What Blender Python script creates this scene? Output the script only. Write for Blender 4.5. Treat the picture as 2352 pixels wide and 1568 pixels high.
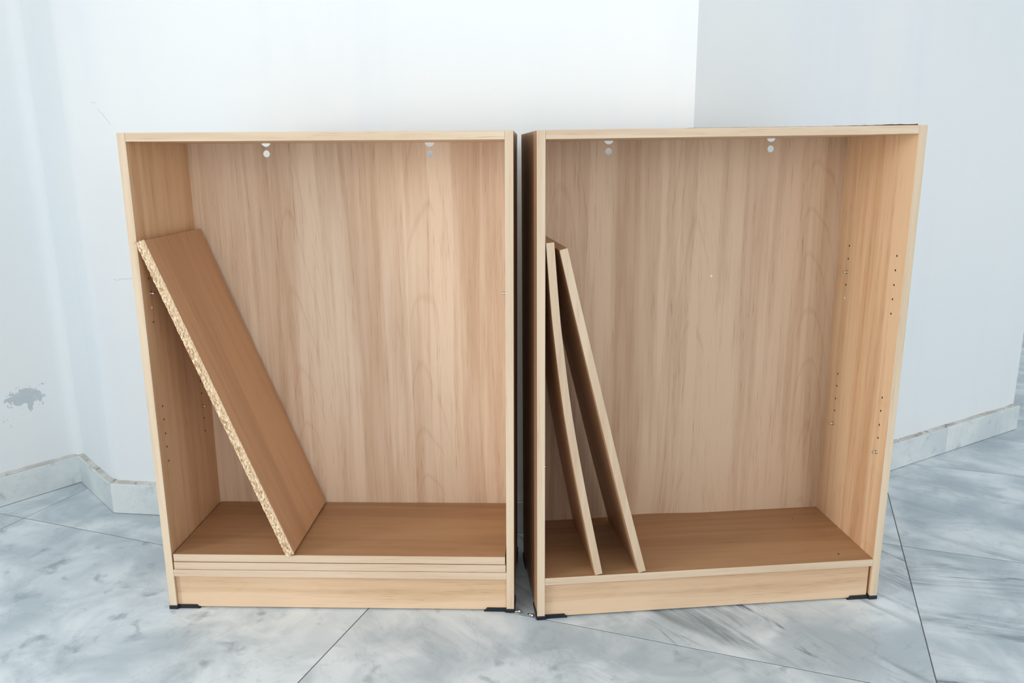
import bpy, bmesh, math, random
from mathutils import Vector, Matrix

for o in list(bpy.data.objects):
    bpy.data.objects.remove(o)
sc = bpy.context.scene
col = sc.collection

# ---------------------------------------------------------------- camera
F_PX, PITCH, ROLL, CAM_H = 1799.6, 0.23136, -0.009386, 1.01556
cam_d = bpy.data.cameras.new('camera')
cam_d.sensor_width = 36.0
cam_d.lens = F_PX / 2352 * 36.0
cam_d.clip_start = 0.05
cam = bpy.data.objects.new('camera', cam_d)
col.objects.link(cam)
fwd = Vector((0, math.cos(PITCH), -math.sin(PITCH)))
rgt = Vector((1, 0, 0))
upv = rgt.cross(fwd)
r2 = rgt * math.cos(ROLL) + upv * math.sin(ROLL)
u2 = -rgt * math.sin(ROLL) + upv * math.cos(ROLL)
m = Matrix((r2, u2, -fwd)).transposed().to_4x4()
m.translation = Vector((0, 0, CAM_H))
cam.matrix_world = m
sc.camera = cam

# ---------------------------------------------------------------- light and exposure
world = bpy.data.worlds.new('daylight')
sc.world = world
world.use_nodes = True
bg = world.node_tree.nodes['Background']
bg.inputs[0].default_value = (0.945, 0.975, 1.0, 1)
bg.inputs[1].default_value = 1.16


def area(name, loc, target, sx, sy, power, color=(1, 1, 1)):
    d = bpy.data.lights.new(name, 'AREA')
    d.shape = 'RECTANGLE'
    d.size, d.size_y = sx, sy
    d.energy = power
    d.color = color
    o = bpy.data.objects.new(name, d)
    o.location = loc
    o.rotation_euler = (Vector(target) - Vector(loc)).to_track_quat('-Z', 'Y').to_euler()
    col.objects.link(o)
    return o


# daylight from outside through the doorway at the far end of the left wall
area('doorway_daylight', (-5.2, -0.75, 1.25), (0.0, 1.65, 0.75), 1.3, 2.0, 190, (1.0, 0.985, 0.96))
# unseen fill lamp added behind the camera to brighten the walls
area('front_fill', (1.6, -3.4, 1.5), (0.4, 1.8, 0.8), 6.0, 2.0, 44, (1.0, 0.99, 0.97))

sc.view_settings.view_transform = 'Standard'
sc.view_settings.look = 'None'
sc.view_settings.gamma = 1.0
sc.view_settings.use_curve_mapping = False
sc.view_settings.exposure = -0.09
sc.cycles.use_denoising = True
sc.cycles.max_bounces = 10
sc.cycles.diffuse_bounces = 6


# ---------------------------------------------------------------- material helpers
class NT:
    def __init__(self, name):
        self.m = bpy.data.materials.new(name)
        self.m.use_nodes = True
        self.t = self.m.node_tree
        self.b = self.t.nodes['Principled BSDF']

    def n(self, typ, **kw):
        nd = self.t.nodes.new(typ)
        for k, v in kw.items():
            setattr(nd, k, v)
        return nd

    def l(self, a, b):
        self.t.links.new(a, b)

    def val(self, sock, v):
        if hasattr(v, 'is_output') or isinstance(v, bpy.types.NodeSocket):
            self.l(v, sock)
        else:
            sock.default_value = v

    def math(self, op, a, b=0.0, c=None, clamp=False):
        nd = self.n('ShaderNodeMath', operation=op, use_clamp=clamp)
        self.val(nd.inputs[0], a)
        self.val(nd.inputs[1], b)
        if c is not None:
            self.val(nd.inputs[2], c)
        return nd.outputs[0]

    def vmath(self, op, a, b=(0, 0, 0)):
        nd = self.n('ShaderNodeVectorMath', operation=op)
        self.val(nd.inputs[0], a)
        self.val(nd.inputs[1], b)
        return nd.outputs['Value' if op in ('LENGTH', 'DISTANCE', 'DOT_PRODUCT') else 0]

    def noise(self, vec, scale=1.0, detail=3.0, rough=0.5, dist=0.0):
        nd = self.n('ShaderNodeTexNoise')
        self.l(vec, nd.inputs['Vector'])
        nd.inputs['Scale'].default_value = scale
        nd.inputs['Detail'].default_value = detail
        nd.inputs['Roughness'].default_value = rough
        nd.inputs['Distortion'].default_value = dist
        return nd.outputs[0]

    def ramp(self, f, stops):
        nd = self.n('ShaderNodeMapRange', interpolation_type='SMOOTHSTEP')
        self.val(nd.inputs['Value'], f)
        nd.inputs['From Min'].default_value, nd.inputs['From Max'].default_value = stops[0], stops[1]
        nd.inputs['To Min'].default_value, nd.inputs['To Max'].default_value = stops[2], stops[3]
        return nd.outputs[0]

    def mix(self, f, a, b, blend='MIX'):
        nd = self.n('ShaderNodeMix', data_type='RGBA', blend_type=blend)
        self.val(nd.inputs[0], f)
        self.val(nd.inputs[6], a)
        self.val(nd.inputs[7], b)
        return nd.outputs[2]

    def bump(self, h, strength, dist):
        nd = self.n('ShaderNodeBump')
        nd.inputs['Strength'].default_value = strength
        nd.inputs['Distance'].default_value = dist
        self.l(h, nd.inputs['Height'])
        self.l(nd.outputs[0], self.b.inputs['Normal'])


def C(r, g, b):
    f = lambda c: (c / 255 / 12.92) if c / 255 <= 0.04045 else ((c / 255 + 0.055) / 1.055) ** 2.4
    return (f(r), f(g), f(b), 1)


def wood(name, axis, base, dark, light, seed=0.0, rough=0.42, cath=1.0, contrast=1.0):
    """printed wood laminate; grain runs along the object's axis 'x', 'y' or 'z'"""
    g = NT(name)
    tc = g.n('ShaderNodeTexCoord')
    sep = g.n('ShaderNodeSeparateXYZ')
    g.l(tc.outputs['Object'], sep.inputs[0])
    X, Y, Z = sep.outputs
    along = {'x': X, 'y': Y, 'z': Z}[axis]
    ac = {'x': g.math('ADD', g.math('MULTIPLY', Y, 0.97), Z), 'y': g.math('ADD', X, Z),
          'z': g.math('ADD', X, g.math('MULTIPLY', Y, 0.93))}[axis]

    def vec(sa, sc_, off=0.0):
        c = g.n('ShaderNodeCombineXYZ')
        g.l(g.math('ADD', g.math('MULTIPLY', ac, sc_), seed + off), c.inputs[0])
        g.l(g.math('MULTIPLY', along, sa), c.inputs[1])
        c.inputs[2].default_value = seed * 1.7 + off
        return c.outputs[0]
    # broad board-like tone changes
    broad = g.noise(vec(0.55, 9.0), 1.0, 2.0, 0.5)
    mid = g.noise(vec(2.2, 55.0, 3.1), 1.0, 3.0, 0.6)
    fine = g.noise(vec(13.0, 560.0, 7.7), 1.0, 2.0, 0.6)
    # growth rings cut at a slant: arches along the grain
    warp = g.noise(vec(0.8, 5.0, 11.3), 1.0, 2.0, 0.4)
    cell = g.math('MULTIPLY', g.math('SUBTRACT', g.math('FRACT', g.math('ADD', g.math('MULTIPLY', ac, 3.1), seed * 0.37)), 0.5), 2.0)
    par = g.math('MULTIPLY', g.math('MULTIPLY', cell, cell), 6.0)
    ph = g.math('ADD', g.math('ADD', g.math('MULTIPLY', along, 2.6), par), g.math('MULTIPLY', warp, 3.2))
    ring = g.math('FRACT', g.math('MULTIPLY', ph, 2.1))
    ringl = g.ramp(g.math('ABSOLUTE', g.math('SUBTRACT', ring, 0.5)), (0.0, 0.10, 1.0, 0.0))
    mask = g.ramp(g.math('ABSOLUTE', cell), (0.25, 0.72, 1.0, 0.0))
    ringl = g.math('MULTIPLY', g.math('MULTIPLY', ringl, mask), 0.26 * cath)
    pores = g.ramp(fine, (0.57, 0.70, 0.0, 1.0))
    pores = g.math('MULTIPLY', pores, g.ramp(mid, (0.40, 0.62, 0.15, 1.0)))
    f = g.ramp(broad, (0.36, 0.66, 0.0, 0.62))
    f = g.math('ADD', f, g.ramp(mid, (0.3, 0.7, -0.22, 0.34)))
    wn = g.n('ShaderNodeTexWhiteNoise', noise_dimensions='1D')
    g.l(g.math('FLOOR', g.math('ADD', g.math('ADD', g.math('MULTIPLY', ac, 15.0), g.math('MULTIPLY', warp, 1.6)), seed)), wn.inputs['W'])
    f = g.math('ADD', f, g.ramp(wn.outputs['Value'], (0.35, 1.0, -0.14, 0.24)))
    f = g.math('ADD', f, ringl)
    f = g.math('MULTIPLY', f, contrast, clamp=True)
    c1 = g.mix(f, light, base)
    f2 = g.math('MULTIPLY', g.math('ADD', g.math('MULTIPLY', pores, 0.50), g.math('MULTIPLY', f, 0.22)), contrast)
    c2 = g.mix(f2, c1, dark)
    g.l(c2, g.b.inputs['Base Color'])
    g.b.inputs['Roughness'].default_value = rough
    g.b.inputs['Specular IOR Level'].default_value = 0.35
    g.bump(fine, 0.06, 0.001)
    return g.m


def plain(name, color, rough=0.5, metal=0.0, spec=0.5):
    g = NT(name)
    tc = g.n('ShaderNodeTexCoord')
    nz = g.noise(tc.outputs['Object'], 90.0, 2.0)
    v = g.ramp(nz, (0.3, 0.7, 0.86, 1.08))
    g.l(g.mix(1.0, color, g.mix(v, (0, 0, 0, 1), (1, 1, 1, 1)), 'MULTIPLY'), g.b.inputs['Base Color'])
    g.b.inputs['Roughness'].default_value = rough
    g.b.inputs['Metallic'].default_value = metal
    g.b.inputs['Specular IOR Level'].default_value = spec
    return g.m


BASE, DARK, LIGHT = C(214, 183, 153), C(168, 130, 99), C(231, 206, 180)
M_back = wood('laminate_back_left', 'z', BASE, DARK, LIGHT, 2.3)
M_back2 = wood('laminate_back_right', 'z', C(196, 164, 135), C(154, 119, 91), C(214, 187, 160), 9.1)
M_side = wood('laminate_upright', 'z', C(201, 160, 121), C(154, 111, 76), C(219, 185, 148), 5.4, cath=0.5)
M_shelf = wood('laminate_across', 'x', C(160, 119, 84), C(120, 83, 55), C(176, 136, 99), 1.2, cath=0.35, contrast=0.8)  # albedo lowered: shade inside the bookcase put into the colour
M_lean = wood('laminate_loose_board', 'x', C(178, 134, 98), C(136, 94, 64), C(192, 149, 112), 4.4, cath=0.3, contrast=0.8)  # also darkened, interior shading mixed into the board colour
M_lean_up = wood('laminate_loose_upright', 'z', C(166, 126, 94), C(126, 88, 60), C(182, 141, 106), 4.9, cath=0.3, contrast=0.8)  # darkness between the leaning boards put into the colour
M_outer_shaded = wood('laminate_outer_shaded', 'z', C(150, 112, 82), C(110, 76, 52), C(166, 128, 96), 7.1, cath=0.4)  # darker copy of the upright laminate, shade of the gap painted in
M_plinth = wood('laminate_plinth', 'x', C(204, 170, 134), C(160, 122, 88), C(220, 190, 158), 3.6, cath=0.35)
M_bandz = wood('edge_band_upright', 'z', C(208, 184, 156), C(178, 145, 115), C(218, 198, 172), 6.6, cath=0.15)
M_bandloose_shaded = wood('edge_band_loose_shaded', 'z', C(200, 176, 148), C(170, 140, 112), C(210, 188, 162), 6.1, cath=0.15)  # band copy darkened to carry the shade inside the bookcase
M_bandx = wood('edge_band_across', 'x', C(210, 184, 156), C(178, 145, 115), C(218, 198, 172), 8.2, cath=0.15)
M_black = plain('black_plastic', (0.006, 0.008, 0.014, 1), 0.45)
M_steel = plain('pin_steel', (0.62, 0.58, 0.54, 1), 0.25, 1.0)
M_core = plain('drilled_chipboard', C(92, 60, 36), 0.9)
M_white_plug = plain('white_plug', C(236, 226, 214), 0.6)


def chip_mat():
    g = NT('raw_chipboard')
    tc = g.n('ShaderNodeTexCoord')
    mp = g.n('ShaderNodeMapping')
    g.l(tc.outputs['Object'], mp.inputs[0])
    mp.inputs['Scale'].default_value = (170, 260, 380)
    vo = g.n('ShaderNodeTexVoronoi')
    g.l(mp.outputs[0], vo.inputs['Vector'])
    vo.inputs['Scale'].default_value = 1.0
    nz = g.noise(mp.outputs[0], 0.9, 3.0, 0.7, 0.6)
    sepc = g.n('ShaderNodeSeparateColor')
    g.l(vo.outputs['Color'], sepc.inputs[0])
    c = g.mix(g.ramp(sepc.outputs[0], (0.1, 0.9, 0.0, 1.0)), C(186, 150, 112), C(240, 218, 184))
    c = g.mix(g.ramp(nz, (0.54, 0.68, 0.0, 0.75)), c, C(122, 84, 52))
    # the two faces of the board are pressed denser and paler than its core
    sp = g.n('ShaderNodeSeparateXYZ')
    g.l(tc.outputs['Object'], sp.inputs[0])
    e = g.ramp(g.math('ABSOLUTE', sp.outputs[2]), (0.0055, 0.0085, 0.0, 0.75))
    c = g.mix(e, c, C(222, 194, 160))
    g.l(c, g.b.inputs['Base Color'])
    g.b.inputs['Roughness'].default_value = 0.9
    g.bump(nz, 0.8, 0.002)
    return g.m


M_chip = chip_mat()


def wall_mat(name, blot=None):
    g = NT(name)
    geo = g.n('ShaderNodeNewGeometry')
    P = geo.outputs['Position']
    n1 = g.noise(P, 1.1, 3.0)
    n2 = g.noise(P, 9.0, 4.0, 0.6)
    mp = g.n('ShaderNodeMapping')
    mp.inputs['Scale'].default_value = (7, 7, 0.6)
    g.l(P, mp.inputs[0])
    n3 = g.noise(mp.outputs[0], 1.0, 3.0)
    c = g.mix(g.ramp(n1, (0.3, 0.7, 0, 1)), C(240, 242, 242), C(235, 240, 242))
    c = g.mix(g.ramp(n3, (0.5, 0.75, 0, 0.3)), c, C(226, 232, 240))
    if blot:
        sep = g.n('ShaderNodeSeparateXYZ')
        g.l(P, sep.inputs[0])
        zz = sep.outputs[2]
        nb = g.noise(P, 42.0, 5.0, 0.68)
        total = None
        for (x, y, z, rx, rz, th) in blot:
            cx = g.n('ShaderNodeCombineXYZ')
            g.l(g.math('DIVIDE', g.math('SUBTRACT', sep.outputs[0], x), rx), cx.inputs[0])
            g.l(g.math('DIVIDE', g.math('SUBTRACT', sep.outputs[1], y), rx), cx.inputs[1])
            g.l(g.math('DIVIDE', g.math('SUBTRACT', zz, z), rz), cx.inputs[2])
            d = g.vmath('LENGTH', cx.outputs[0])
            mk = g.math('ADD', g.math('SUBTRACT', g.math('SUBTRACT', th, 0.25), g.math('MULTIPLY', d, 0.42)), g.math('MULTIPLY', nb, 1.75))
            mk = g.ramp(mk, (0.96, 1.0, 0.0, 1.0))
            total = mk if total is None else g.math('MAXIMUM', total, mk)
        n5 = g.noise(P, 60.0, 3.0)
        grey = g.mix(n5, C(196, 207, 212), C(178, 188, 194))
        c = g.mix(g.math('MULTIPLY', total, 0.85), c, grey)
        g.bump(g.math('SUBTRACT', n2, g.math('MULTIPLY', total, 1.2)), 0.25, 0.003)
    else:
        g.bump(n2, 0.10, 0.003)
    g.l(c, g.b.inputs['Base Color'])
    g.b.inputs['Roughness'].default_value = 0.6
    g.b.inputs['Specular IOR Level'].default_value = 0.25
    return g.m


M_wall = wall_mat('white_plaster')
M_wall_left = wall_mat('white_plaster_flaking', [
    (-1.474, 2.290, 0.313, 0.042, 0.026, 0.80),
    (-1.456, 2.310, 0.297, 0.022, 0.020, 0.66),
    (-1.430, 2.342, 0.322, 0.022, 0.016, 0.46),
    (-1.447, 2.320, 0.345, 0.040, 0.008, 0.44),
    (-1.512, 2.240, 0.258, 0.030, 0.014, 0.50),
    (-1.490, 2.268, 0.262, 0.018, 0.010, 0.54),
    (-1.500, 2.254, 0.236, 0.030, 0.010, 0.42)])


def marble_mat(name, floor=True):
    g = NT(name)
    tc = g.n('ShaderNodeTexCoord')
    at = g.n('ShaderNodeAttribute', attribute_type='OBJECT', attribute_name='vein_angle')
    ast = g.n('ShaderNodeAttribute', attribute_type='OBJECT', attribute_name='vein_strength')
    acl = g.n('ShaderNodeAttribute', attribute_type='OBJECT', attribute_name='cloud')
    asd = g.n('ShaderNodeAttribute', attribute_type='OBJECT', attribute_name='seed')
    rot = g.n('ShaderNodeVectorRotate', rotation_type='Z_AXIS')
    g.l(tc.outputs['Object'], rot.inputs['Vector'])
    g.l(g.math('MULTIPLY', at.outputs['Fac'], -1.0), rot.inputs['Angle'])
    off = g.n('ShaderNodeCombineXYZ')
    g.l(asd.outputs['Fac'], off.inputs[2])
    g.l(g.math('MULTIPLY', asd.outputs['Fac'], 1.37), off.inputs[0])
    base = g.vmath('ADD', rot.outputs[0], off.outputs[0])

    def stretched(sx, sy):
        s = g.n('ShaderNodeVectorMath', operation='MULTIPLY')
        g.l(base, s.inputs[0])
        s.inputs[1].default_value = (sx, sy, 6.0)
        return s.outputs[0]
    iso = g.vmath('ADD', tc.outputs['Object'], off.outputs[0])
    cl = g.noise(iso, 5.5, 5.0, 0.55, 0.5)
    cl2 = g.noise(iso, 17.0, 4.0, 0.5, 0.4)
    sk = g.noise(stretched(2.2, 16.0), 1.0, 5.0, 0.62, 0.7)
    sk2 = g.noise(stretched(5.0, 40.0), 1.0, 3.0, 0.6, 0.8)
    sk3 = g.noise(stretched(1.6, 7.0), 1.0, 2.0, 0.5, 0.4)
    wv = g.noise(stretched(2.0, 4.0), 1.0, 5.0, 0.62, 1.4)
    vein = g.ramp(g.math('ABSOLUTE', g.math('SUBTRACT', wv, 0.5)), (0.0, 0.010, 1.0, 0.0))
    sugar = g.noise(iso, 260.0, 2.0)
    c = g.mix(g.ramp(cl, (0.33, 0.68, 0.0, 1.0)), C(228, 235, 238) if floor else C(232, 237, 236), C(180, 192, 199) if floor else C(212, 220, 221))
    c = g.mix(g.math('MULTIPLY', g.ramp(cl2, (0.56, 0.76, 0.0, 0.85)), acl.outputs['Fac']), c, C(134, 147, 156))
    zone = g.ramp(sk3, (0.38, 0.58, 0.1, 1.0))
    ss = g.math('MULTIPLY', ast.outputs['Fac'], zone)
    c = g.mix(g.math('MULTIPLY', g.ramp(sk, (0.46, 0.68, 0.0, 0.85)), ss), c, C(136, 148, 154))
    c = g.mix(g.math('MULTIPLY', g.ramp(sk2, (0.60, 0.76, 0.0, 0.9)), ss), c, C(92, 104, 114))
    c = g.mix(g.math('MULTIPLY', vein, 0.13), c, C(112, 126, 136))
    c = g.mix(g.ramp(sugar, (0.3, 0.7, 0.0, 0.08)), c, C(165, 176, 184))
    g.l(c, g.b.inputs['Base Color'])
    g.b.inputs['Roughness'].default_value = 0.34 if floor else 0.45
    g.b.inputs['Specular IOR Level'].default_value = 0.4
    g.bump(cl2, 0.04, 0.002)
    return g.m


M_marble = marble_mat('grey_white_marble')
M_marble_skirt = marble_mat('marble_skirting', False)
M_joint = plain('dark_joint', C(98, 100, 98), 0.9)
M_ledge = None


def ledge_mat():
    g = NT('dirty_plaster_ledge')
    tc = g.n('ShaderNodeTexCoord')
    nz = g.noise(tc.outputs['Object'], 38.0, 5.0, 0.7)
    nz2 = g.noise(tc.outputs['Object'], 11.0, 3.0)
    c = g.mix(g.ramp(nz2, (0.35, 0.65, 0, 1)), C(212, 212, 208), C(188, 182, 174))
    c = g.mix(g.ramp(nz, (0.56, 0.66, 0, 0.8)), c, C(120, 106, 96))
    g.l(c, g.b.inputs['Base Color'])
    g.b.inputs['Roughness'].default_value = 0.95
    g.bump(nz, 0.8, 0.004)
    return g.m


M_ledge = ledge_mat()
M_crack = plain('crack_shadow_grey', C(150, 158, 160), 0.9)


# ---------------------------------------------------------------- mesh helpers
def obj(name, bm, mat, parent=None, smooth=False):
    me = bpy.data.meshes.new(name)
    bmesh.ops.recalc_face_normals(bm, faces=bm.faces)
    bm.to_mesh(me)
    bm.free()
    for mt in (mat if isinstance(mat, (list, tuple)) else [mat]):
        me.materials.append(mt)
    if smooth:
        for p in me.polygons:
            p.use_smooth = True
    o = bpy.data.objects.new(name, me)
    col.objects.link(o)
    if parent is not None:
        o.parent = parent
    return o


def empty(name, loc=(0, 0, 0), rz=0.0):
    o = bpy.data.objects.new(name, None)
    o.empty_display_size = 0.1
    o.location = loc
    o.rotation_euler = (0, 0, rz)
    col.objects.link(o)
    return o


def tag(o, label=None, cat=None, group=None, kind=None):
    if label:
        o['label'] = label
    if cat:
        o['category'] = cat
    if group:
        o['group'] = group
    if kind:
        o['kind'] = kind
    return o


def box(bm, x0, x1, y0, y1, z0, z1, bev=0.0, segs=2):
    r = bmesh.ops.create_cube(bm, size=1.0)
    vs = r['verts']
    for v in vs:
        v.co = Vector(((x0 + x1) / 2 + v.co.x * (x1 - x0), (y0 + y1) / 2 + v.co.y * (y1 - y0), (z0 + z1) / 2 + v.co.z * (z1 - z0)))
    if bev > 0:
        es = set()
        for v in vs:
            es.update(v.link_edges)
        bmesh.ops.bevel(bm, geom=list(es), offset=bev, segments=segs, affect='EDGES', profile=0.5)
    return vs


def cylinder(bm, p0, p1, r, n=12, r1=None, cap=True):
    p0, p1 = Vector(p0), Vector(p1)
    d = p1 - p0
    q = d.to_track_quat('Z', 'Y').to_matrix().to_4x4()
    mt = Matrix.Translation((p0 + p1) / 2) @ q
    bmesh.ops.create_cone(bm, cap_ends=cap, segments=n, radius1=r, radius2=r if r1 is None else r1, depth=d.length, matrix=mt)


def cut(o, cutters):
    """drill cylinders (p0, p1, r, n) out of a mesh object; the wall of each hole takes material slot 1"""
    bm = bmesh.new()
    for p0, p1, r, n in cutters:
        cylinder(bm, p0, p1, r, n)
    me = bpy.data.meshes.new('drill')
    bmesh.ops.recalc_face_normals(bm, faces=bm.faces)
    bm.to_mesh(me)
    bm.free()
    for mt in o.data.materials:
        me.materials.append(mt)
    for p in me.polygons:
        p.material_index = min(1, len(o.data.materials) - 1)
    t = bpy.data.objects.new('drill', me)
    col.objects.link(t)
    t.matrix_world = Matrix.Identity(4)
    keep_parent, keep = o.parent, o.matrix_basis.copy()
    o.parent = None
    o.matrix_basis = Matrix.Identity(4)
    md = o.modifiers.new('drill', 'BOOLEAN')
    md.object = t
    md.operation = 'DIFFERENCE'
    md.solver = 'EXACT'
    dg = bpy.context.evaluated_depsgraph_get()
    dg.update()
    new = bpy.data.meshes.new_from_object(o.evaluated_get(dg))
    o.modifiers.clear()
    old = o.data
    o.data = new
    new.name = o.name
    o.parent = keep_parent
    o.matrix_basis = keep
    bpy.data.objects.remove(t)
    bpy.data.meshes.remove(old)


# ---------------------------------------------------------------- bookcase measures
W, H, D, DI, T = 0.80, 1.0681, 0.2866, 0.2836, 0.01716
ZF = 0.0094
A_LOC, A_ROT, A_RACK, A_TAPER, A_ZS = (-0.80056, 1.63264, 0), -0.03612, 0.0072, -0.00374, 0.10055
B_LOC, B_ROT, B_RACK, B_TAPER, B_ZS = (0.05099, 1.57288, 0), 0.09214, 0.00097, 0.00649, 0.10258


def rack(o, rk, tp, frame=None):
    """the carcasses stand slightly out of square: shear every vertex in the bookcase's own frame"""
    M = frame if frame is not None else Matrix.Identity(4)
    Mi = M.inverted()
    for v in o.data.vertices:
        p = M @ v.co
        p = Vector((p.x + rk * p.z, p.y, p.z * (1 + tp * (p.x - 0.4))))
        v.co = Mi @ p


# ---------------------------------------------------------------- room shell
E1 = Vector((0.941, -0.339)).normalized()
E2 = Vector((0.339, 0.941)).normalized()
GA = math.atan2(E1.y, E1.x)


def off_poly(pts, d):
    """offset a polyline to its left by d, mitred"""
    out = []
    n = len(pts)
    for i, p in enumerate(pts):
        p = Vector(p)
        if i > 0:
            a = (p - Vector(pts[i - 1])).normalized()
        if i < n - 1:
            b = (Vector(pts[i + 1]) - p).normalized()
        if i == 0:
            a = b
        if i == n - 1:
            b = a
        na, nb = Vector((-a.y, a.x)), Vector((-b.y, b.x))
        s = (na + nb)
        out.append(p + s * (d / (1 + na.dot(nb))))
    return out


def fillet(pts, i, r, n=10):
    p, a, b = Vector(pts[i]), Vector(pts[i - 1]), Vector(pts[i + 1])
    da, db = (a - p).normalized(), (b - p).normalized()
    ang = da.angle(db)
    t = r / math.tan(ang / 2)
    c = p + (da + db).normalized() * (r / math.sin(ang / 2))
    s, e = p + da * t - c, p + db * t - c
    out = []
    tot = s.angle(e)
    sg = 1 if s.x * e.y - s.y * e.x > 0 else -1
    for k in range(n + 1):
        an = sg * tot * k / n
        out.append(c + Vector((s.x * math.cos(an) - s.y * math.sin(an), s.x * math.sin(an) + s.y * math.cos(an))))
    return out


def prism(bm, front, back, z0, z1, mat_top=None):
    vf0 = [bm.verts.new((p[0], p[1], z0)) for p in front]
    vf1 = [bm.verts.new((p[0], p[1], z1)) for p in front]
    vb0 = [bm.verts.new((p[0], p[1], z0)) for p in back]
    vb1 = [bm.verts.new((p[0], p[1], z1)) for p in back]
    n = len(front)
    for i in range(n - 1):
        bm.faces.new((vf0[i], vf0[i + 1], vf1[i + 1], vf1[i]))
        bm.faces.new((vb0[i + 1], vb0[i], vb1[i], vb1[i + 1]))
        bm.faces.new((vf1[i], vf1[i + 1], vb1[i + 1], vb1[i]))
        bm.faces.new((vf0[i + 1], vf0[i], vb0[i], vb0[i + 1]))
    bm.faces.new((vf0[0], vf1[0], vb1[0], vb0[0]))
    bm.faces.new((vf0[-1], vb0[-1], vb1[-1], vf1[-1]))


L1 = Vector((-1.403, 2.376))
L2 = Vector((-1.183, 2.144))
ld = Vector((0.62174, 0.78322))
LF = L1 - ld * 2.16
CB = Vector((0.446, 1.939))
R1 = Vector((1.899, 2.795))
RB = R1 + Vector((math.cos(math.radians(118)), math.sin(math.radians(118)))) * 1.6
BASEL = [LF, L1, L2, CB, R1, RB]
LEDGE = 0.016
WP = off_poly(BASEL, LEDGE)
WB = off_poly(BASEL, 0.14)
WH = 2.9
BH = 0.092

fil1 = fillet(WP, 1, 0.034)
fil2 = fillet(WP, 2, 0.07)
arc1 = fil1
arc2 = fil2
d_in = (WP[1] - WP[0]).normalized()
d_out = (WP[3] - WP[2]).normalized()
s1 = arc1[0] - d_in * 0.03
s2 = arc2[-1] + d_out * 0.03


def wall_obj(name, front, back, mat, smooth=False, z0=0.0):
    bm = bmesh.new()
    prism(bm, front, back, z0, WH)
    o = obj(name, bm, mat)
    if smooth:
        for p in o.data.polygons:
            p.use_smooth = abs(p.normal.z) < 0.5
        try:
            o.data.set_sharp_from_angle(angle=math.radians(30))
        except Exception:
            pass
    return tag(o, kind='structure')


off1 = WB[1]
off2 = WB[2]
wall_left = wall_obj('wall_left', [WP[0], s1], [WB[0], WB[1]], M_wall_left)
cf = [s1] + arc1 + arc2 + [s2]
cb = [WB[1] + (WB[2] - WB[1]) * k / (len(cf) - 1) for k in range(len(cf))]
wall_corner = wall_obj('wall_corner', cf, cb, M_wall, True)
wall_back = wall_obj('wall_back', [s2, WP[3]], [WB[2], WB[3]], M_wall)
wall_right = wall_obj('wall_right', [WP[3], WP[4]], [WB[3], WB[4] - (WP[4] - WP[3]).normalized() * 0.0], M_wall)
wall_far = wall_obj('wall_far', [Vector((-1.0, 6.9)), Vector((6.2, 6.9))], [Vector((-1.0, 7.05)), Vector((6.2, 7.05))], M_wall)
wall_return = wall_obj('wall_return', [WP[4], WP[5]], [WB[4], WB[5]], M_wall)

bm = bmesh.new()
box(bm, -4.2, 6.2, -2.2, 8.2, WH, WH + 0.15)
tag(obj('ceiling', bm, M_wall), kind='structure')

# skirting: marble pieces standing on the floor against the plaster, with a rough mortar ledge on top
skirt_defs = [
    ('baseboard_left', BASEL[0], BASEL[1], (0.55, 1.15)),
    ('baseboard_corner', BASEL[1], BASEL[2], ()),
    ('baseboard_back', BASEL[2], BASEL[3], (0.62, 1.22)),
    ('baseboard_right', BASEL[3], BASEL[4], (0.63, 1.226)),
    ('baseboard_return', BASEL[4], BASEL[5], (0.8,)),
]
rs = random.Random(5)


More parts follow.
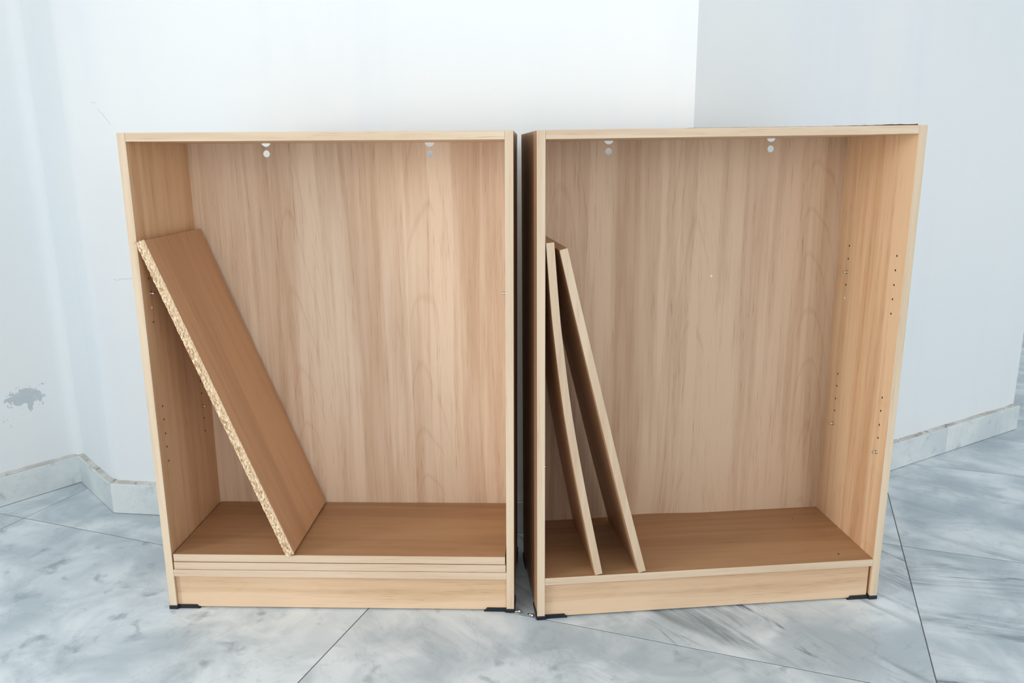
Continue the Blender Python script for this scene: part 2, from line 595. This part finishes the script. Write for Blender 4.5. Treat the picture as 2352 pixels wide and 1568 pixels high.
def skirt(name, i, joints):
    a, b = BASEL[i], BASEL[i + 1]
    oa, ob = WP[i], WP[i + 1]
    d = (b - a).normalized()
    L = (b - a).length
    root = empty(name, (a.x, a.y, 0), math.atan2(d.y, d.x))
    tag(root, kind='structure')
    cuts = [0.0] + [j for j in joints if j < L - 0.05] + [L]
    nrm = Vector((-d.y, d.x))
    e0 = (oa - a).dot(d)
    e1 = (ob - b).dot(d)
    for k in range(len(cuts) - 1):
        x0, x1 = cuts[k], cuts[k + 1]
        g0 = 0.0 if k == 0 else 0.0006
        g1 = 0.0 if k == len(cuts) - 2 else 0.0006
        xf0, xf1 = x0 + g0, x1 - g1
        xb0 = xf0 + (e0 if k == 0 else 0)
        xb1 = xf1 + (e1 if k == len(cuts) - 2 else 0)
        bm = bmesh.new()
        hv = BH + rs.uniform(-0.0015, 0.0015)
        prism(bm, [(xf0, 0), (xf1, 0)], [(xb0, LEDGE), (xb1, LEDGE)], 0.0015, hv)
        top_front = [e for e in bm.edges if all(abs(v.co.z - hv) < 1e-6 and abs(v.co.y) < 1e-6 for v in e.verts)]
        bmesh.ops.bevel(bm, geom=top_front, offset=0.002, segments=2, affect='EDGES', profile=0.5)
        s = obj('marble_piece', bm, M_marble_skirt, root)
        s['vein_angle'] = rs.uniform(0.2, 1.2)
        s['vein_strength'] = 0.10
        s['cloud'] = 0.5
        s['seed'] = rs.uniform(0, 40)
    # ledge: sloping, uneven mortar line where plaster meets stone
    bm = bmesh.new()
    n = max(4, int(L / 0.02))
    rows = []
    for k in range(n + 1):
        f = k / n
        xf = 0.0 + f * L
        xb = e0 + f * (L + e1 - e0)
        j = rs.uniform(-0.0009, 0.0009)
        h = 0.0065 + rs.uniform(-0.001, 0.001) + 0.0012 * math.sin(xf * 23.0)
        rows.append([bm.verts.new((xf + (xb - xf) * 0.25, 0.0035 + j, BH - 0.001)), bm.verts.new((xf + (xb - xf) * 0.6, 0.0085 + j, BH + h * 0.45)),
                     bm.verts.new((xb, LEDGE + 0.001, BH + h)), bm.verts.new((xb, LEDGE + 0.001, BH - 0.001))])
    for k in range(n):
        for q in range(3):
            bm.faces.new((rows[k][q], rows[k + 1][q], rows[k + 1][q + 1], rows[k][q + 1]))
    obj('mortar_ledge', bm, M_ledge, root)
    return root


for i, (nm, a, b, j) in enumerate(skirt_defs):
    skirt(nm, i, j)

# floor: bedding with single marble slabs on it
floor = empty('floor')
tag(floor, kind='structure')
bm = bmesh.new()
box(bm, -4.2, 6.9, -2.6, 7.4, -0.06, -0.0007)
bed = obj('joint_bed', bm, M_joint, floor)
SL, SW = 1.195, 0.631
bm = bmesh.new()
box(bm, 0.0012, SL - 0.0012, 0.0012, SW - 0.0012, -0.0034, 0.0, 0.0004, 1)
slab0 = obj('marble_slab', bm, M_marble, floor)
special = {  # (column, row): angle, streak, cloud, seed
    (-2, 0): (0.4, 0.04, 0.85, 3.0), (-2, -1): (0.3, 0.03, 0.8, 13.0), (-1, -1): (-0.45, 0.15, 0.75, 9.5), (-1, 0): (-0.45, 0.20, 0.75, 7.5),
    (-1, 1): (-0.62, 1.25, 0.3, 21.0), (0, 1): (0.12, 1.25, 0.1, 31.0), (0, 0): (-0.15, 0.4, 0.3, 35.0),
    (-2, 1): (1.4, 0.45, 0.3, 11.0), (-3, 1): (1.5, 0.5, 0.2, 12.0), (0, 2): (-0.35, 0.45, 0.4, 18.0),
    (-2, 2): (0.5, 0.4, 0.2, 14.0),
}
first = True
rf = random.Random(11)
for cidx in range(-7, 7):
    for ridx in range(-9, 15):
        o1, o2 = 0.325 + cidx * SL, 1.506 + (ridx - 1) * SW
        cen = E1 * (o1 + SL / 2) + E2 * (o2 + SW / 2)
        if not (-3.8 < cen.x < 6.6 and -2.2 < cen.y < 7.4):
            continue
        s = slab0 if first else slab0.copy()
        if not first:
            col.objects.link(s)
            s.parent = floor
        first = False
        p = E1 * o1 + E2 * o2
        s.location = (p.x, p.y, rf.uniform(-0.00025, 0.0))
        s.rotation_euler = (0, 0, GA)
        va, vs_, cl_, sd = special.get((cidx, ridx), (rf.uniform(-0.6, 0.6), rf.uniform(0.15, 0.6), rf.uniform(0.1, 0.6), rf.uniform(0, 60)))
        s['vein_angle'], s['vein_strength'], s['cloud'], s['seed'] = va, vs_, cl_, sd


# wall cracks and paint chips: thin ribbons pressed on the plaster, crack shade put into their grey
def ribbon(name, pts, wdt, nrm, parent):
    """a hair crack as a narrow grey ribbon following the plaster plane, groove shade in its colour"""
    bm = bmesh.new()
    n = Vector(nrm).normalized()
    prev = None
    for k, p in enumerate(pts):
        p = Vector(p)
        d = (Vector(pts[min(k + 1, len(pts) - 1)]) - Vector(pts[max(k - 1, 0)])).normalized()
        s = d.cross(n).normalized() * wdt * 0.5 * (0.35 + 0.65 * math.sin(math.pi * (k + 0.5) / len(pts)))
        cur = [bm.verts.new(p + s - n * 0.001), bm.verts.new(p + n * 0.0005), bm.verts.new(p - s - n * 0.001)]
        if prev:
            for q in range(2):
                bm.faces.new((prev[q], cur[q], cur[q + 1], prev[q + 1]))
        prev = cur
    return obj(name, bm, M_crack, parent)


bd = (WP[3] - WP[2]).normalized()
bn = Vector((bd.y, -bd.x, 0))


def on_back(x, z):
    t = (x - WP[2].x) / bd.x
    p = WP[2] + bd * t
    return (p.x, p.y, z)


rc = random.Random(2)


def crack_line(a, b, wdt, n=14, jit=0.0022):
    pts = []
    for k in range(n + 1):
        f = k / n
        pts.append(on_back(a[0] + (b[0] - a[0]) * f, a[1] + (b[1] - a[1]) * f + rc.uniform(-jit, jit)))
    ribbon('crack', pts, wdt, bn, wall_back)


crack_line((-1.10, 0.694), (-1.035, 0.700), 0.0016)
crack_line((-1.15 + 0.05, 1.163), (-1.085, 1.166), 0.0010, 6)
crack_line((-1.085, 1.150), (-1.052, 1.108), 0.0009, 8)

# ---------------------------------------------------------------- bookcases
HOLES_W = [0.799, 0.768, 0.736, 0.705, 0.673, 0.482, 0.451, 0.418, 0.387, 0.353]


def pin(parent, base, d, name='shelf_pin'):
    bm = bmesh.new()
    base, d = Vector(base), Vector(d)
    cylinder(bm, base - d * 0.004, base + d * 0.0095, 0.0026, 12)
    cylinder(bm, base + d * 0.0005, base + d * 0.0018, 0.0042, 14)
    return obj(name, bm, M_steel, parent, True)


def make_foot(parent, side, front, rk, tp):
    """black plastic corner foot: cap under the upright, one arm along the plinth, one back along the side"""
    bm = bmesh.new()
    x0, x1 = (-0.0015, T + 0.0025) if side < 0 else (W - T - 0.0025, W + 0.0015)
    y0, y1 = (-0.0012, 0.03) if front else (D - 0.03, D + 0.0012)
    box(bm, x0, x1, y0, y1, 0.0, ZF, 0.0012)
    # low guard up the outer face
    gx0, gx1 = (-0.0022, -0.0004) if side < 0 else (W + 0.0004, W + 0.0022)
    ya, yb = (0.004, 0.062) if front else (D - 0.062, D - 0.004)
    z1 = 0.016
    vs = box(bm, gx0, gx1, ya, yb, 0.0, z1)
    for v in vs:
        if v.co.z > 0.01 and ((front and v.co.y > 0.05) or (not front and v.co.y < D - 0.05)):
            v.co.z = 0.008
    # arm in front of the plinth foot
    if front:
        ax0, ax1 = (T + 0.001, T + 0.052) if side < 0 else (W - T - 0.052, W - T - 0.001)
        vs = box(bm, ax0, ax1, 0.0035, 0.0125, 0.0, 0.0092, 0.0)
        for v in vs:
            if v.co.z > 0.005:
                if side < 0 and v.co.x > ax1 - 0.001:
                    v.co.x -= 0.007
                if side > 0 and v.co.x < ax0 + 0.001:
                    v.co.x += 0.007
    o = obj('plastic_foot', bm, M_black, parent)
    rack(o, rk, tp)
    return o


def back_panel(parent, mat, holes, bulge, rk, tp, zs):
    bm = bmesh.new()
    x0, x1, z0, z1 = T - 0.0005 + 0.0005, W - T, zs - T * 0.5 + (0.0 if not bulge else 0.0), H - 0.004
    nx, nz = (40, 52) if bulge else (16, 20)
    th = 0.003

    def bd_(x, z):
        if not bulge:
            return 0.0
        bx, bw, ba = bulge
        fx = max(0.0, 1 - abs(x - bx) / bw)
        fz = max(0.0, 1 - (z - z0) / 0.22)
        sm = lambda t: t * t * (3 - 2 * t)
        return ba * sm(fx) * fz * fz
    g = [[[bm.verts.new((x0 + (x1 - x0) * i / nx, DI + s * th + bd_(x0 + (x1 - x0) * i / nx, z0 + (z1 - z0) * j / nz), z0 + (z1 - z0) * j / nz))
           for j in range(nz + 1)] for i in range(nx + 1)] for s in (0, 1)]
    for i in range(nx):
        for j in range(nz):
            bm.faces.new((g[0][i][j], g[0][i + 1][j], g[0][i + 1][j + 1], g[0][i][j + 1]))
            bm.faces.new((g[1][i][j], g[1][i][j + 1], g[1][i + 1][j + 1], g[1][i + 1][j]))
    for i in range(nx):
        for j, q in ((0, 1), (nz, -1)):
            bm.faces.new((g[0][i][j], g[1][i][j], g[1][i + 1][j], g[0][i + 1][j]))
    for j in range(nz):
        for i in (0, nx):
            bm.faces.new((g[0][i][j], g[0][i][j + 1], g[1][i][j + 1], g[1][i][j]))
    o = obj('back_panel', bm, [mat, M_white_plug], parent)
    cut(o, [((u, DI - 0.02, w), (u, DI + 0.03, w), r, 28) for (u, w, r) in holes])
    rack(o, rk, tp)
    return o


def bookcase(name, loc, rz, rk, tp, zs, label, Mback, holes, bulge, side_holes_left, side_holes_right, shelf_marks, plinth_gap, seed):
    root = empty(name, loc, rz)
    tag(root, label, 'bookcase', 'low open bookcases along the wall')
    parts = []
    ms = M_side
    for sgn, hl in ((-1, side_holes_left), (1, side_holes_right)):
        xo = 0.0 if sgn < 0 else W - T
        bm = bmesh.new()
        box(bm, xo, xo + T, 0.0008, D, ZF, H, 0.0004, 1)
        o = obj('side_panel', bm, [ms, M_core, M_outer_shaded], root)
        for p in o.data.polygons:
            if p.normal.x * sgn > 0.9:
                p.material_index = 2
        fx = T if sgn < 0 else W - T
        if hl:
            dd = -1 if sgn < 0 else 1
            cut(o, [((fx - dd * 0.004, v, w), (fx + dd * 0.009, v, w), 0.0025, 10) for (v, w) in hl])
        rack(o, rk, tp)
        bm = bmesh.new()
        box(bm, xo, xo + T, 0.0, 0.0011, ZF, H, 0.00045, 2)
        b = obj('edge_band', bm, M_bandz, o)
        rack(b, rk, tp)
        parts.append(o)
    bm = bmesh.new()
    box(bm, T + 0.0003, W - T - 0.0003, 0.0008, DI + 0.0028, H - T, H, 0.0004, 1)
    tb = obj('top_board', bm, M_plinth, root)
    if holes:
        pass
    rack(tb, rk, tp)
    bm = bmesh.new()
    box(bm, T + 0.0003, W - T - 0.0003, 0.0002, 0.0011, H - T, H - 0.0002, 0.0004, 2)
    b = obj('edge_band', bm, M_bandx, tb)
    rack(b, rk, tp)
    bm = bmesh.new()
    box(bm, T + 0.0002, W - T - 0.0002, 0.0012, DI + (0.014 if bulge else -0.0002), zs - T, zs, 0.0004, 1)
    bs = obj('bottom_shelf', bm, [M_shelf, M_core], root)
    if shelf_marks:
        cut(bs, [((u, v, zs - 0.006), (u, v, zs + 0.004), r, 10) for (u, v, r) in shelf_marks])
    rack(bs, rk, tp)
    bm = bmesh.new()
    box(bm, T + 0.0002, W - T - 0.0002, 0.0004, 0.0014, zs - T, zs, 0.0004, 2)
    b = obj('edge_band', bm, M_bandx, bs)
    rack(b, rk, tp)
    bm = bmesh.new()
    box(bm, T + 0.0004, W - T - plinth_gap, 0.0065, 0.022, 0.0038, zs - T - 0.0003, 0.0004, 1)
    pl = obj('plinth', bm, M_plinth, root)
    rack(pl, rk, tp)
    back_panel(root, Mback, holes, bulge, rk, tp, zs)
    for sd in (-1, 1):
        for fr in (True, False):
            make_foot(root, sd, fr, rk, tp)
    return root, parts


bk_holes = [(0.206, 1.027, 0.0080), (0.206, 1.0545, 0.0115), (0.594, 1.025, 0.0080), (0.594, 1.0525, 0.0115)]
left_case, lp = bookcase('bookcase', A_LOC, A_ROT, A_RACK, A_TAPER, A_ZS,
                         'light wood open bookcase holding flat boards and a leaning one with raw chipboard edge',
                         M_back, bk_holes, None,
                         [(0.034, w) for w in HOLES_W] + [(0.234, w) for w in HOLES_W],
                         [(0.034, w) for w in HOLES_W], [], 0.0004, 1)
right_case, rp = bookcase('bookcase', B_LOC, B_ROT, B_RACK, B_TAPER, B_ZS,
                          'light wood open bookcase with two boards leaning together on its upright beside the gap',
                          M_back2, [(0.204, 1.027, 0.0080), (0.204, 1.0545, 0.0115), (0.594, 1.027, 0.0080), (0.594, 1.0545, 0.0115)],
                          (0.325, 0.16, 0.010), [(0.04, w) for w in HOLES_W],
                          [(0.033, w) for w in HOLES_W] + [(0.2325, w) for w in HOLES_W],
                          [(0.716, 0.034, 0.0028), (0.69, 0.223, 0.002)], 0.0052, 2)


def racked(p, rk, tp):
    return Vector((p[0] + rk * p[2], p[1], p[2] * (1 + tp * (p[0] - 0.4))))


# dark torn veneer standing up along the right end of the top board
bm = bmesh.new()
rv = random.Random(8)
rows = []
for k in range(61):
    u = 0.30 + (W - T - 0.302) * k / 60
    amp = 0.0006 + 0.0026 * max(0.0, (u - 0.60) / 0.18) ** 0.8
    h = H + amp * rv.uniform(0.55, 1.0)
    rows.append([bm.verts.new((u, 0.0035, H - 0.0002)), bm.verts.new((u, 0.004 + rv.uniform(0, 0.001), h)),
                 bm.verts.new((u, 0.016 + rv.uniform(0, 0.004), H + 0.0006)), bm.verts.new((u, 0.03, H - 0.0002))])
for k in range(60):
    for q in range(3):
        bm.faces.new((rows[k][q], rows[k + 1][q], rows[k + 1][q + 1], rows[k][q + 1]))
tv = obj('torn_veneer', bm, M_core, [c for c in right_case.children if c.name.startswith('top_board')][0])
tag(tv, 'dark torn veneer lifting along the top')
rack(tv, B_RACK, B_TAPER)

# shelf pins still standing in the drilled rows
pin(rp[1], racked((W - T, 0.2325, 0.736), B_RACK, B_TAPER), (-1, 0, 0))
pin(rp[1], racked((W - T, 0.2325, 0.353), B_RACK, B_TAPER), (-1, 0, 0))
pin(rp[1], racked((W - T, 0.033, 0.353), B_RACK, B_TAPER), (-1, 0, 0))
pin(rp[0], racked((T, 0.040, 0.353), B_RACK, B_TAPER), (1, 0, 0))
pin(lp[1], racked((W - T, 0.034, 0.736), A_RACK, A_TAPER), (-1, 0, 0))
pin(lp[0], racked((T, 0.034, 0.736), A_RACK, A_TAPER), (1, 0, 0))
pin(lp[0], racked((T, 0.234, 0.418), A_RACK, A_TAPER), (1, 0, 0))
bm = bmesh.new()
p = racked((0.464, DI, 0.728), B_RACK, B_TAPER)
cylinder(bm, p - Vector((0, 0.0006, 0)), p + Vector((0, 0.002, 0)), 0.0034, 12)
tag(obj('nail_cap', bm, M_white_plug, [c for c in right_case.children if c.name.startswith('back_panel')][0]), 'small white nail cap')
for par, pos, dr in ((rp[1], (W - T, 0.2325, 0.673), -1), (lp[0], (T, 0.034, 0.705), 1)):
    bm = bmesh.new()
    p = racked(pos, B_RACK if par is rp[1] else A_RACK, B_TAPER if par is rp[1] else A_TAPER)
    cylinder(bm, p - Vector((dr * 0.003, 0, 0)), p + Vector((dr * 0.0006, 0, 0)), 0.0028, 12)
    tag(obj('hole_plug', bm, M_white_plug, par), 'pale plug filling a shelf pin hole')

# ---------------------------------------------------------------- loose boards
FA = Matrix.Translation(A_LOC) @ Matrix.Rotation(A_ROT, 4, 'Z')
FB = Matrix.Translation(B_LOC) @ Matrix.Rotation(B_ROT, 4, 'Z')
TS, TH = 0.0197, 0.0181


def flat_board(k, x0, x1, label):
    z0 = A_ZS + 0.0012 + TS * k
    root = empty('shelf_board')
    root.matrix_world = FA @ Matrix.Translation((0, 0, z0))
    bm = bmesh.new()
    box(bm, x0, x1, 0.0010, 0.2815, 0.0, TH, 0.0004, 1)
    o = obj('panel', bm, M_shelf, root)
    rack(o, A_RACK, A_TAPER, Matrix.Translation((0, 0, z0)))
    bm = bmesh.new()
    box(bm, x0, x1, -0.0002, 0.0012, 0.0001, TH - 0.0001, 0.0004, 2)
    b = obj('edge_band', bm, M_bandx, root)
    rack(b, A_RACK, A_TAPER, Matrix.Translation((0, 0, z0)))
    tag(root, label, 'shelf board', 'loose shelf boards in the bookcases')
    return root


flat_board(0, 0.0205, 0.7812, 'lower of the two flat loose boards, lying directly on the bottom shelf of its bookcase')
flat_board(1, 0.0212, 0.7800, 'upper of the two flat loose boards, the chipboard-edged leaning board stands on it')

# steeply leaning board with raw chipboard front edge
BLc = Vector((0.2845, 0.0, 0.1404))
ux = Vector((-0.3520, 0, 0.9360)).normalized()     # along the board, upward
nz_ = Vector((ux.z, 0, -ux.x))                        # out of its upper face
uy = Vector((0, 1, 0))
board_len, board_th = 0.7545, 0.0185
root = empty('shelf_board')
Mloc = Matrix((ux, uy, nz_)).transposed().to_4x4()
Mloc.translation = BLc + nz_ * board_th / 2
FR = Mloc
root.matrix_world = FA @ FR
bm = bmesh.new()
box(bm, 0.0, board_len, -0.0045, 0.2715, -board_th / 2, board_th / 2, 0.0003, 1)
o = obj('panel', bm, M_lean, root)
rack(o, A_RACK, A_TAPER, FR)
# raw, torn chipboard front: an uneven grid face with splinters at the upper end
bm = bmesh.new()
rr = random.Random(3)
NX, NZ = 190, 6
ZE = board_th / 2 + 0.0006
g = []
for i in range(NX + 1):
    row = []
    for j in range(NZ + 1):
        x = -0.0008 + (board_len + 0.0022) * i / NX
        z = -ZE + 2 * ZE * j / NZ
        y = -0.0072 + rr.uniform(-0.0011, 0.0011)
        if j in (0, NZ):
            y += 0.0006
            z += rr.uniform(-0.0005, 0.0005)
        row.append(bm.verts.new((x + rr.uniform(-0.0006, 0.0006), y, z)))
    g.append(row)
back = [[bm.verts.new((v.co.x, -0.0040, max(-board_th / 2 - 0.0002, min(board_th / 2 + 0.0002, v.co.z)))) for v in (r[0], r[-1])] for r in g]
for i in range(NX):
    for j in range(NZ):
        bm.faces.new((g[i][j], g[i + 1][j], g[i + 1][j + 1], g[i][j + 1]))
    bm.faces.new((g[i][0], back[i][0], back[i + 1][0], g[i + 1][0]))
    bm.faces.new((g[i][-1], g[i + 1][-1], back[i + 1][1], back[i][1]))
for i in (0, NX):
    bm.faces.new([g[i][j] for j in range(NZ + 1)] + [back[i][1], back[i][0]])
for k in range(7):
    z = rr.uniform(-ZE, ZE)
    cylinder(bm, (board_len - 0.004, -0.006, z), (board_len + rr.uniform(0.002, 0.006), -0.0065 + rr.uniform(-0.002, 0.002), z + rr.uniform(-0.003, 0.003)), 0.0011, 5, 0.0003)
e = obj('chipboard_edge', bm, M_chip, root)
rack(e, A_RACK, A_TAPER, FR)
tag(e, 'raw torn chipboard edge')
tag(root, 'leaning loose board with a raw speckled chipboard front edge, propped at a slant', 'shelf board', 'loose shelf boards in the bookcases')


def bowed_board(path, th, depth, v0, yaw_bot, yaw_top, label, rk, tp, frame, mat):
    """path: (u, w) of the board's right face at the front edge, bottom to top; the board sags along it"""
    # smooth resample
    pts = [Vector((a, b)) for a, b in path]
    N = 24
    out = []
    # Catmull-Rom
    P = [pts[0] * 2 - pts[1]] + pts + [pts[-1] * 2 - pts[-2]]
    segn = max(2, N // (len(pts) - 1))
    for s in range(len(pts) - 1):
        p0, p1, p2, p3 = P[s], P[s + 1], P[s + 2], P[s + 3]
        for k in range(segn):
            t = k / segn
            out.append(0.5 * ((2 * p1) + (p2 - p0) * t + (2 * p0 - 5 * p1 + 4 * p2 - p3) * t * t + (3 * p1 - p0 - 3 * p2 + p3) * t ** 3))
    out.append(pts[-1])
    n = len(out)
    root = empty('shelf_board')
    base = Vector((path[0][0], 0, path[0][1]))
    FRm = Matrix.Translation(base)
    root.matrix_world = frame @ FRm

    def build(ya, yb, inset, name, mt):
        bm = bmesh.new()
        rings = []
        for i, p in enumerate(out):
            d = (out[min(i + 1, n - 1)] - out[max(i - 1, 0)]).normalized()
            nn = Vector((-d.y, d.x))        # towards the left face
            f = i / (n - 1)
            yw = yaw_bot + (yaw_top - yaw_bot) * f
            r = p + nn * inset
            l = p + nn * (th - inset)
            ring = []
            for (q, y) in ((r, ya), (l, ya), (l, yb), (r, yb)):
                ring.append(bm.verts.new(Vector((q.x - yw * (y - v0), y, q.y)) - base))
            rings.append(ring)
        for i in range(n - 1):
            for k in range(4):
                bm.faces.new((rings[i][k], rings[i][(k + 1) % 4], rings[i + 1][(k + 1) % 4], rings[i + 1][k]))
        bm.faces.new(rings[0])
        bm.faces.new(rings[-1])
        o = obj(name, bm, mt, root)
        rack(o, rk, tp, FRm)
    build(v0 + 0.001, v0 + depth, 0.0, 'panel', mat)
    build(v0, v0 + 0.0012, 0.0001, 'edge_band', M_bandloose_shaded)
    tag(root, label, 'shelf board', 'loose shelf boards in the bookcases')
    return root


bowed_board([(0.1472, 0.1066), (0.107, 0.3052), (0.0752, 0.4825), (0.0537, 0.6443), (0.0449, 0.7289), (0.0352, 0.8495)], 0.0168, 0.262, 0.001, 0.015, 0.0,
            'slightly bowed loose board leaning against the upright, its top end nearly vertical', B_RACK, B_TAPER, FB, M_lean_up)
bowed_board([(0.2462, 0.1072), (0.1952, 0.3005), (0.1415, 0.515), (0.0950, 0.7020), (0.0625, 0.8372)], 0.0170, 0.262, 0.001, 0.045, 0.036,
            'straight loose board leaning over the bowed board, its foot further out on the bottom shelf', B_RACK, B_TAPER, FB, M_lean_up)


# ---------------------------------------------------------------- small metal pins on the floor in the gap
def loose_pin(x, y, rz, label):
    root = empty('metal_pin', (x, y, 0.0), rz)
    bm = bmesh.new()
    bmesh.ops.create_uvsphere(bm, u_segments=14, v_segments=8, radius=0.0042, matrix=Matrix.Translation((0, 0, 0.0042)))
    obj('head', bm, M_steel, root, True)
    bm = bmesh.new()
    cylinder(bm, (0.002, 0, 0.0036), (0.013, 0, 0.0024), 0.0022, 10)
    obj('shank', bm, M_steel, root, True)
    tag(root, label, 'pin', 'shiny metal pins in the gap')


loose_pin(0.0115, 1.603, 2.9, 'tiny metal pin on the floor beside the bookcase with flat boards')
loose_pin(0.0405, 1.586, 2.4, 'tiny metal pin touching the foot of the bookcase with two leaning boards')
